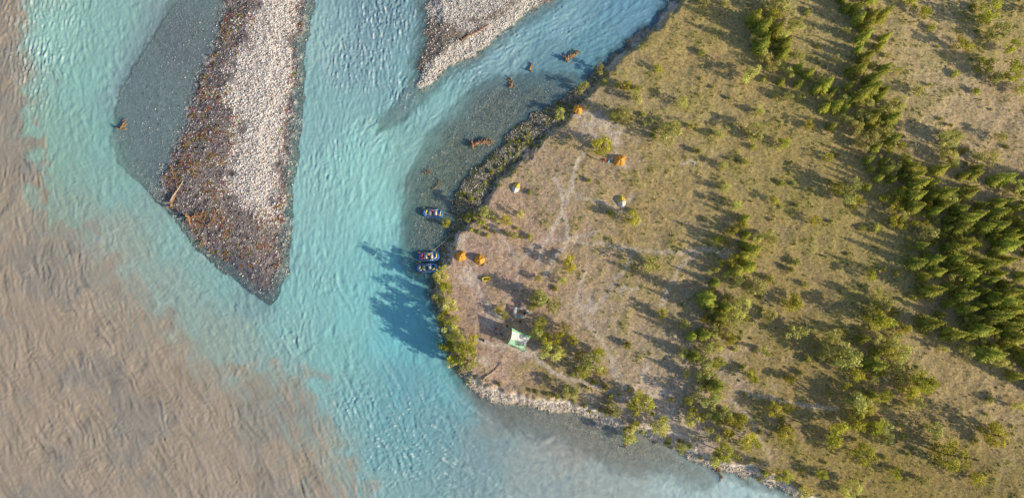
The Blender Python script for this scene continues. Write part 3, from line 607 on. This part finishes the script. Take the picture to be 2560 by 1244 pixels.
# ------------------------------------------------------------ driftwood
def drift(u,v,length,ang,label,roots=9,mat=None,r=.22,branches=8,rootr=.9):
    x,y=G(u,v); z=max(float(hz(x,y)),-0.05)
    length*=1.15; r*=1.4; rootr*=1.25
    b_=B(); a=math.radians(ang)
    P=[(i/5*length-length/2,.12*math.sin(i*1.7),r*.7+.05*math.sin(i*2.3)) for i in range(6)]
    b_.tube(P,[r*(1-.6*i/5) for i in range(6)],9)
    for i in range(roots):
        t=random.uniform(0,6.28); l=rootr*random.uniform(.5,1.2); x0=-length/2
        b_.tube([(x0,0,r*.7),(x0-.25*l,math.cos(t)*l*.5,r*.7+abs(math.sin(t))*l*.45),(x0-.1*l+random.uniform(-.3,.2),math.cos(t)*l,r*.5+abs(math.sin(t))*l*.8)],[r*.55,r*.36,r*.12],6)
    for i in range(branches):
        s=random.uniform(-.45,.5)*length; t=random.uniform(0,6.28); l=random.uniform(.5,1.3)
        b_.tube([(s,0,r*.7),(s+.4*l,math.cos(t)*l*.5,r*.7+abs(math.sin(t))*l*.4),(s+.7*l,math.cos(t)*l,r*.6+abs(math.sin(t))*l*.5)],[r*.42,r*.3,r*.1],5)
    o=addobj('driftwood_log',b_.mesh('driftwood_log',mat or MDRIFT),loc=(x,y,z),rz=a,label=label,cat='driftwood')
drift(1430,140,3.0,35,'brown rooty driftwood snag stranded in shallow channel',18,branches=26,rootr=1.3,r=.30)
drift(1206,357,4.0,12,'brown branchy driftwood log lying in shallow water',16,branches=32,rootr=1.1,r=.32)
drift(1327,168,1.6,70,'small dark root snag in the channel',12,rootr=.9)
drift(1278,206,2.0,100,'dark root snag on submerged gravel',12,rootr=.9)
drift(1095,462,2.4,50,'thin driftwood branch in the shallows',3,r=.10)
drift(1070,430,1.0,10,'small driftwood stub in the shallows',5,r=.10)
drift(308,312,1.6,80,'reddish brown root wad stranded in shallow water',18,rootr=1.3,branches=12,r=.25)
drift(450,468,8.0,62,'long bleached driftwood trunk on the gravel bar',8,mat=MDRIFTP,r=.17,branches=8)
drift(437,490,5,75,'brown driftwood trunk on the gravel bar edge',8,r=.18,branches=16)
drift(495,540,3.0,20,'tangled brown driftwood heap on the gravel bar',24,rootr=1.7,branches=34,r=.2)
drift(432,430,2.5,110,'small brown driftwood tangle at the bar edge',8,branches=14,r=.13)
drift(530,555,2.0,60,'small driftwood tangle on dark gravel',8,branches=12,r=.11)
drift(1190,84,7,30,'brown weathered log along the gravel spit',5,r=.15,branches=8)
drift(1232,928,5.5,38,'bare bleached log on the gravelly bank',4,mat=MDRIFTP,r=.11,branches=4)
drift(1575,1092,4.5,65,'bleached fallen branch overhanging the river edge',6,mat=MDRIFTP,r=.12,branches=16)
drift(1795,1175,4.0,-60,'reddish fallen branch hanging over the bank',6,r=.15,branches=18)
# ------------------------------------------------------------ camp objects
MBLUE=simple('raft_blue_rubber',(.05,.18,.52),.45); MGREY=simple('raft_floor_grey',(.40,.44,.50),.6); MALU=simple('aluminium',(.62,.64,.66),.35,.6)
MYEL=simple('yellow_fabric',(.88,.66,.06),.6); MORA=simple('orange_fabric',(.90,.50,.07),.6,nscale=3,namt=.12,transl=.3); MWHT=simple('white_plastic',(.85,.85,.83),.5)
MRED=simple('red_fabric',(.62,.05,.05),.6); MDK=simple('dark_fabric',(.03,.035,.04),.6); MGRN=simple('green_fabric',(.36,.82,.44),.6,namt=.05,transl=.35); MWF=simple('white_fabric',(.9,.9,.89),.6,namt=.04,transl=.3); MMINT=simple('mint_fabric',(.55,.88,.60),.6,namt=.05,transl=.35)
MSKY=simple('light_blue_fabric',(.18,.40,.65),.6); MROPE=simple('rope_material',(.7,.66,.58),.8); MWOOD=simple('oar_wood',(.5,.33,.15),.6); MSKIN=simple('skin_material',(.45,.28,.2),.6); MHAIR=simple('hair_material',(.05,.03,.02),.8)
MPINK=simple('pink_fabric',(.7,.10,.2),.6); MJEAN=simple('trouser_fabric',(.05,.07,.12),.8); MGF=simple('grey_fabric',(.50,.47,.44),.7); MTY=simple('pale_yellow_fabric',(.92,.64,.08),.6,transl=.2); MGW=simple('pale_grey_fabric',(.80,.80,.79),.6,namt=.04,transl=.2)
def raft(u,v,ang,bags,label):
    x,y=G(u,v); e=addobj('raft',None,loc=(x,y,0.12),rz=math.radians(ang),label=label,cat='raft',group='blue rafts moored at the riverbank')
    L_,W_=5.2,2.4; path=[]
    for i in range(40):
        t=2*math.pi*i/40; c,s=math.cos(t),math.sin(t)
        px=(L_/2-.3)*math.copysign(abs(c)**.75,c); py=(W_/2-.3)*math.copysign(abs(s)**.55,s)
        path.append((px,py,.28+.38*max(0,abs(px)/(L_/2)-.55)**1.2*1.6))
    part('hull_tube',B().tube(path,.29,12,closed=True),MBLUE,e)
    fb=B(); V=[(p[0]*.93,p[1]*.93,.12+.5*(p[2]-.28)) for p in path]+[(0,0,.12)]
    fb.add(V,[(i,(i+1)%40,40) for i in range(40)]); part('floor',fb,MGREY,e)
    for xx in (-1.35,1.4): part('thwart',B().tube([(xx,-.85,.36),(xx,0,.38),(xx,.85,.36)],.2,10),MBLUE,e)
    f=B()
    for yy in (-.88,.88): f.tube([(-1.1,yy,.66),(1.1,yy,.66)],.035,6)
    for xx in (-1.1,-.35,.4,1.1): f.tube([(xx,-.88,.66),(xx,.88,.66)],.035,6)
    part('rowing_frame',f,MALU,e)
    part('cooler',B().box((.75,0,.58),(.5,1.15,.42)),MWHT,e)
    part('dry_box',B().box((-.72,0,.56),(.5,1.2,.38)),MALU,e)
    part('seat',B().box((.05,0,.74),(.35,.5,.12)),MDK,e)
    for (bx,by,l,a,m_) in bags:
        c,s=math.cos(a),math.sin(a)
        part('dry_bag',B().tube([(bx-c*l/2,by-s*l/2,.55),(bx-c*l/2.4,by-s*l/2.4,.56),(bx+c*l/2.4,by+s*l/2.4,.56),(bx+c*l/2,by+s*l/2,.55)],[.08,.2,.2,.08],9),m_,e)
    for sg in (-1,1):
        o=B().tube([(.1,sg*.75,.85),(-1.0,sg*1.05,.78),(-2.1,sg*1.15,.72)],.03,6); o.box((-2.35,sg*1.17,.70),(.6,.18,.04))
        part('oar',o,MWOOD,e)
    return e
raft(1083,534,-3,[(-1.75,.3,.9,1.2,MYEL),(-1.8,-.4,.8,.3,MSKY),(1.9,.3,.8,1.4,MWF),(1.75,-.35,.8,0,MYEL),(-.1,.6,.7,0,MRED)],'blue raft with white gear moored beside stony bank')
raft(1073,642,4,[(-1.8,.4,.9,1.3,MRED),(-1.75,-.35,.9,.2,MRED),(1.85,.2,1.1,1.5,MYEL),(1.55,-.4,.8,.4,MWF),(.0,.6,.8,.1,MYEL),(.1,-.6,.8,.1,MDK)],'blue raft with red and yellow bags at the bank')
raft(1068,670,3,[(-1.8,.2,1.0,1.4,MYEL),(-1.6,-.5,.7,.2,MWF),(1.85,.2,1.0,1.5,MDK),(1.6,-.4,.8,.4,MYEL),(.0,.6,.8,.1,MSKY)],'blue raft with yellow bags nosed into shrub bank')
def rope(p,q,label):
    a=G(*p);b_=G(*q); za=.75; zb=float(hz(*b_))+.15
    P=[(a[0]+(b_[0]-a[0])*t,a[1]+(b_[1]-a[1])*t,za+(zb-za)*t-.35*math.sin(math.pi*t)*(.6)) for t in np.linspace(0,1,9)]
    addobj('mooring_rope',B().tube(P,.03,5).mesh('mooring_rope',MROPE),label=label,cat='rope')
rope((1078,632),(1140,578),'pale mooring rope running from raft up the bank'); rope((1106,530),(1150,545),'pale mooring rope tying raft to stony bank')
def dome(u,v,size,ang,h_,label,main,second,ecc=1.0,star=.16,split=False):
    x,y=G(u,v); z=float(hz(x,y)); e=addobj('dome_tent',None,loc=(x,y,z),rz=math.radians(ang),label=label,cat='tent')
    def pt(th,rho):
        r=size/2*(1-star+star*abs(math.cos(2*th))**1.2*1.6)
        hh=h_*(1-rho**2.4)*(1-.13*(1-abs(math.cos(2*th)))*math.sin(math.pi*rho))
        return (r*rho*math.cos(th)*ecc,r*rho*math.sin(th),max(hh,0)+.04)
    nt_,nr=48,9
    def shell(t0_,t1_,grow=1.0,lo=0,hi=1):
        b_=B();V=[];Fs=[]
        n=max(4,int(nt_*(t1_-t0_)/6.2832))
        for i in range(nr+1):
            for j in range(n+1):
                p=pt(t0_+(t1_-t0_)*j/n,lo+(hi-lo)*i/nr); V.append((p[0]*grow,p[1]*grow,p[2]*grow))
        for i in range(nr):
            for j in range(n): a=i*(n+1)+j; Fs.append((a,a+n+1,a+n+2,a+1))
        return b_.add(V,Fs)
    q=math.pi/4
    if split:
        part('fly',shell(-math.pi/2,math.pi/2),main,e); part('inner_canopy',shell(math.pi/2,3*math.pi/2),second,e)
    else:
        part('fly',shell(q,q+1.5*math.pi),main,e)
        part('door',shell(-q,q),second,e)
        part('vent_cap',shell(0,2*math.pi,1.02,0,.22),main,e)
    for a in ((0,math.pi),(math.pi/2,math.pi*1.5)) :
        P=[pt(a[0],r) for r in np.linspace(1.03,0,9)]+[pt(a[1],r) for r in np.linspace(.12,1.03,8)]
        part('pole',B().tube([(p[0],p[1],p[2]+.03) for p in P],.022,5),MDK,e)
    s=size/2
    vb=B(); vb.add([(s*.45*ecc,-s*.42,h_*.62),(s*.45*ecc,s*.42,h_*.62),(s*1.25*ecc,s*.25,.05),(s*1.25*ecc,-s*.25,.05)],[(0,1,2,3)])
    part('vestibule',vb,main,e)
    for k in range(4):
        a=math.pi/4+k*math.pi/2; p=pt(a,.7); part('guy_line',B().tube([p,(p[0]*1.8,p[1]*1.8,.02)],.012,4),MROPE,e)
    return e
MOR2=simple('dark_orange_fabric',(.66,.28,.03),.6)
dome(1443,279,2.6,20,1.2,'orange dome tent pitched on bare gravel near shrubs',MORA,MOR2)
dome(1547,405,2.9,35,1.25,'orange dome tent pitched beside a dark bush',MORA,MOR2)
dome(1153,642,2.5,60,1.2,'orange dome tent on gravel near moored rafts',MORA,MOR2)
dome(1200,651,2.6,100,1.2,'orange dome tent with darker orange door on gravel',MORA,MOR2)
dome(1290,472,2.7,62,.9,'slim tent with yellow fly and white canopy',MTY,MGW,ecc=.8,star=.06,split=True).scale=(1.35,.72,1)
dome(1552,507,2.9,96,.9,'slim tent with yellow fly and white end',MTY,MGW,ecc=.85,star=.06,split=True).scale=(1.3,.72,1)
# small yellow inflatable
x,y=G(1216,698); e=addobj('inflatable_boat',None,loc=(x,y,float(hz(x,y))+.12),rz=math.radians(8),label='small yellow inflatable boat lying on the gravel',cat='boat')
pp=[(.95*math.copysign(abs(math.cos(t))**.8,math.cos(t)),.4*math.copysign(abs(math.sin(t))**.7,math.sin(t)),.05) for t in np.linspace(0,2*math.pi,25)[:-1]]
part('hull_tube',B().tube(pp,.16,8,closed=True),MYEL,e); fb=B(); fb.add(pp+[(0,0,0)],[(i,(i+1)%24,24) for i in range(24)]); part('floor',fb,MORA,e); part('seat',B().box((-.3,0,.06),(.3,.5,.16)),MDK,e)
# tarp
cs=[G(1280,820),G(1328,839),G(1312,879),G(1270,860)]; mx=sum(c[0] for c in cs)/4; my=sum(c[1] for c in cs)/4; tz=float(hz(mx,my))
e=addobj('camp_tarp',None,loc=(mx,my,tz),label='green and white camp tarp stretched on poles',cat='tarp')
def tp(s,t):
    a=[(c[0]-mx,c[1]-my) for c in cs]
    p=[(a[0][k]*(1-s)+a[1][k]*s)*(1-t)+(a[3][k]*(1-s)+a[2][k]*s)*t for k in (0,1)]
    pin=1-.16*(4*s*(1-s)*(abs(2*t-1)**2)+4*t*(1-t)*(abs(2*s-1)**2))
    tilt=-.42*(p[0]*.925-p[1]*.38)
    return (p[0]*pin,p[1]*pin,2.2+tilt+.2*(2*t-1)*(2*s-1))
def tpart(t0_,t1_,nm,m_):
    b_=B();V=[];Fs=[];n1_,n2_=16,8
    for j in range(n2_+1):
        for i in range(n1_+1): V.append(tp(i/n1_,t0_+(t1_-t0_)*j/n2_))
    for j in range(n2_):
        for i in range(n1_): a=j*(n1_+1)+i; Fs.append((a,a+1,a+n1_+2,a+n1_+1))
    b_.add(V,Fs); part(nm,b_,m_,e)
tpart(0,.14,'green_panel',MGRN); tpart(.14,.62,'white_panel',MWF); tpart(.62,.92,'mint_panel',MMINT); tpart(.92,1,'green_panel',MGRN)
lb=B(); 
for (s0,s1,t0_,t1_) in ((.42,.60,.76,.775),(.42,.60,.84,.855),(.42,.45,.76,.855),(.57,.60,.76,.855)):
    q=[tp(s0,t0_),tp(s1,t0_),tp(s1,t1_),tp(s0,t1_)]; lb.add([(a,b_,c+.02) for a,b_,c in q],[(0,1,2,3)])
part('printed_mark',lb,MDK,e,smooth=False)
for s,t in ((0,0),(1,0),(1,1),(0,1)):
    p=tp(s,t); part('pole',B().tube([(p[0],p[1],0),(p[0],p[1],p[2]+.1)],.035,6),MALU,e); part('guy_line',B().tube([p,(p[0]*1.6,p[1]*1.6,.02)],.012,4),MROPE,e)
# tables
def table(u,v,ang,l,w_,m_,label,stuff=()):
    x,y=G(u,v); z=float(hz(x,y)); e=addobj('folding_table',None,loc=(x,y,z),rz=math.radians(ang),label=label,cat='table')
    part('table_top',B().box((0,0,.78),(l,w_,.05)),m_,e)
    for a in (-1,1):
        for b_ in (-1,1): part('leg',B().tube([(a*(l/2-.08),b_*(w_/2-.06),0),(a*(l/2-.15),b_*(w_/2-.1),.76)],.025,6),MALU,e)
    return (x,y,z)
table(1288,778,80,1.9,.75,MWF,'white folding camp kitchen table')
table(1303,792,5,2.0,.75,MGF,'grey folding camp table set end on')
table(1318,772,88,1.7,.7,MGF,'grey folding camp table near the willow trees')
def crate(u,v,ang,d,m_,label,name='camp_box',dz=0):
    x,y=G(u,v); z=float(hz(x,y))+dz; e=addobj(name,None,loc=(x,y,z),rz=math.radians(ang),label=label,cat='box')
    part('case',B().box((0,0,d[2]*.42),(d[0],d[1],d[2]*.84)),m_,e); part('lid',B().box((0,0,d[2]*.92),(d[0]*1.04,d[1]*1.04,d[2]*.15)),m_,e)
    part('handle',B().tube([(d[0]*.53,-.12,d[2]*.6),(d[0]*.6,-.1,d[2]*.6),(d[0]*.6,.1,d[2]*.6),(d[0]*.53,.12,d[2]*.6)],.02,5),MDK,e)
crate(1300,771,10,(1.0,.5,.5),MALU,'silver metal camp box beside the tables'); crate(1290,791,30,(.8,.5,.45),MWHT,'white cooler box on the gravel'); crate(1312,784,70,(.6,.45,.4),MDK,'dark storage box by the camp tables')
crate(1300,804,0,(.55,.4,.4),MDK,'dark storage box near the tarp'); crate(1303,792,5,(.45,.35,.25),MALU,'metal camp stove box standing on the table',dz=.81); crate(1323,782,15,(.6,.45,.4),MWHT,'small white cooler under willow branches')
def bag(u,v,ang,m_,label,l=.8):
    x,y=G(u,v); z=float(hz(x,y)); e=addobj('duffel_bag',None,loc=(x,y,z+.2),rz=math.radians(ang),label=label,cat='bag')
    part('bag_body',B().tube([(-l/2,0,0),(-l/2.3,0,.02),(0,0,.04),(l/2.3,0,.02),(l/2,0,0)],[.1,.2,.22,.2,.1],10),m_,e)
    part('strap',B().tube([(-l*.25,0,.22),(-l*.15,.05,.32),(l*.15,.05,.32),(l*.25,0,.22)],.02,5),MDK,e)
bag(1510,404,20,MRED,'red duffel bag on gravel beside orange tent'); bag(1519,407,70,MSKY,'blue duffel bag on gravel beside orange tent'); bag(1527,401,0,MWF,'white bag lying near orange tent',.6)
bag(1210,851,80,MDK,'black bag on gravel near the tarp',.6); bag(1207,663,30,MDK,'dark bag beside the orange tent',.7); bag(1436,288,30,MDK,'dark bag near the orange tent',.6)
# chairs
def chair(u,v,ang,label,m_):
    x,y=G(u,v); z=float(hz(x,y)); e=addobj('camp_chair',None,loc=(x,y,z),rz=math.radians(ang),label=label,cat='chair')
    part('seat',B().box((0,0,.43),(.5,.5,.05)),m_,e); part('backrest',B().box((0,-.25,.72),(.5,.05,.5)),m_,e)
    for a in (-1,1):
        for b_ in (-1,1): part('leg',B().tube([(a*.24,b_*.24,0),(a*.22,b_*.22,.43)],.02,5),MALU,e)
    return x,y,z
# people
def person(x,y,z,ang,pose,shirt,pants,hair,label):
    J=[];E=[];Z=[]
    def add(p,r,par,zone):
        J.append((p,r)); Z.append(zone)
        if par is not None: E.append((par,len(J)-1))
        return len(J)-1
    sit=pose=='sit'; dz=-.43 if sit else 0
    pel=add((0,0,.95+dz),.135,None,1); s1=add((0,.01,1.10+dz),.125,pel,0); s2=add((0,0,1.28+dz),.15,s1,0); s3=add((0,-.01,1.42+dz),.12,s2,0)
    nk=add((0,0,1.51+dz),.055,s3,2); h1=add((0,.015,1.58+dz),.075,nk,2); h2=add((0,.01,1.66+dz),.095,h1,2); h3=add((0,0,1.73+dz),.07,h2,2); add((0,.105,1.63+dz),.016,h2,2)
    for s in (-1,1):
        sh=add((s*.18,0,1.42+dz),.062,s3,0)
        fwd=.22 if pose!='stand' or s>0 else .04
        el=add((s*.24,.03,1.14+dz),.046,sh,0); wr=add((s*.22,fwd+.04,.93+dz+(.15 if fwd>.1 else 0)),.03,el,2)
        dx,dy,dzz=0,.05 if fwd>.1 else .01,-.05
        pm=add((s*.22,fwd+.04+dy,.93+dz+(.15 if fwd>.1 else 0)+dzz),.034,wr,2)
        bp_=J[pm][0]
        for k,(o,l) in enumerate(((-.03,.07),(-.01,.08),(.01,.075),(.03,.06))):
            a_=add((bp_[0]+o,bp_[1]+.03,bp_[2]-.03),.010,pm,2); add((bp_[0]+o,bp_[1]+.04,bp_[2]-.03-l),.008,a_,2)
        a_=add((bp_[0]-s*.045,bp_[1]+.01,bp_[2]-.01),.011,pm,2); add((bp_[0]-s*.055,bp_[1]+.03,bp_[2]-.05),.009,a_,2)
        hp=add((s*.09,0,.90+dz),.095,pel,1)
        if sit: kn=add((s*.13,.42,.50),.06,hp,1); an=add((s*.13,.44,.12),.045,kn,1); hl=add((s*.13,.42,.05),.045,an,3); add((s*.13,.60,.04),.04,hl,3)
        else:
            f=.12*s if pose=='walk' else 0
            kn=add((s*.10,.02+f,.50),.065,hp,1); an=add((s*.11,-.02+f,.12),.045,kn,1); hl=add((s*.11,-.03+f,.05),.045,an,3); add((s*.12,.14+f,.04),.04,hl,3)
    me=bpy.data.meshes.new('tmp'); me.from_pydata([p for p,_ in J],E,[]); ob=bpy.data.objects.new('tmp',me); COLL.objects.link(ob)
    md=ob.modifiers.new('s','SKIN'); 
    for i,(p,r) in enumerate(J):
        me.skin_vertices[0].data[i].radius=(r,r); me.skin_vertices[0].data[i].use_root=(i==0)
    ob.modifiers.new('u','SUBSURF').levels=1
    dg=bpy.context.evaluated_depsgraph_get(); nm=bpy.data.meshes.new_from_object(ob.evaluated_get(dg)); bpy.data.objects.remove(ob)
    JP=np.array([p for p,_ in J]); nm.materials.clear()
    for m_ in (shirt,pants,MSKIN,MDK): nm.materials.append(m_)
    for p in nm.polygons:
        d=((JP-np.array(p.center))**2).sum(1); p.material_index=Z[int(d.argmin())]; p.use_smooth=True
    nm.name='person'
    o=addobj('person',nm,loc=(x,y,z),rz=math.radians(ang),label=label,cat='person')
    part('hair',B().ell((0,-.015,1.705+dz),(.10,.11,.09),12,8),hair,o)
    eb=B()
    for s in (-1,1): eb.ell((s*.035,.098,1.665+dz),(.012,.01,.012),6,4)
    part('eyes',eb,MDK,o)
def gp(u,v): x,y=G(u,v); return x,y,float(hz(x,y))
person(*gp(1256,812),200,'stand',MRED,MJEAN,MHAIR,'person in red jacket standing by the camp kitchen')
person(*gp(1268,803),100,'walk',MDK,MJEAN,MHAIR,'person in dark clothes walking between bushes and tarp')
c=chair(1243,834,120,'blue folding camp chair on the gravel',MSKY); person(*c,120,'sit',MPINK,MJEAN,MHAIR,'person in pink top sitting in camp chair')
c=chair(1255,836,-150,'dark folding camp chair near the tarp',MDK); person(*c,-150,'sit',MSKY,MDK,MHAIR,'person in blue top sitting in camp chair')
person(*gp(1281,800),30,'stand',MGF,MDK,MHAIR,'person in grey top standing at the kitchen tables')
person(*gp(1505,408),60,'stand',MRED,MJEAN,MHAIR,'person in red top standing beside orange tent')
chair(1268,815,40,'dark folding camp chair by the kitchen',MDK); chair(1240,822,80,'red folding camp chair on the gravel',MRED)
# ------------------------------------------------------------ camera, light, world
cam=bpy.data.cameras.new('Camera'); co=bpy.data.objects.new('Camera',cam); COLL.objects.link(co)
cam.sensor_width=36; cam.lens=36*F/2560; cam.clip_end=6000; cam.clip_start=1
co.location=(0,CY,CZ); co.rotation_euler=(TILT,0,0); scene.camera=co
EL=math.radians(20.5); sxv,syv=.925,-.38
sun=bpy.data.lights.new('Sun','SUN'); sun.energy=5.0; sun.angle=math.radians(.5); sun.color=(1.0,.87,.64)
so=bpy.data.objects.new('Sun',sun); COLL.objects.link(so)
dv=Vector((-sxv*math.cos(EL),-syv*math.cos(EL),-math.sin(EL))); so.rotation_euler=dv.to_track_quat('-Z','Y').to_euler(); so.location=(0,0,100)
wd=bpy.data.worlds.new('World'); scene.world=wd; wd.use_nodes=True; nt=wd.node_tree; bg=nt.nodes['Background']
sk=nt.nodes.new('ShaderNodeTexSky'); sk.sky_type='NISHITA'; sk.sun_disc=False; sk.sun_elevation=EL; sk.sun_rotation=math.atan2(sxv,syv)
nt.links.new(sk.outputs[0],bg.inputs[0]); bg.inputs[1].default_value=0.125
scene.view_settings.view_transform='Standard'; scene.view_settings.look='None'; scene.view_settings.exposure=0
print('done',time.time()-t0)
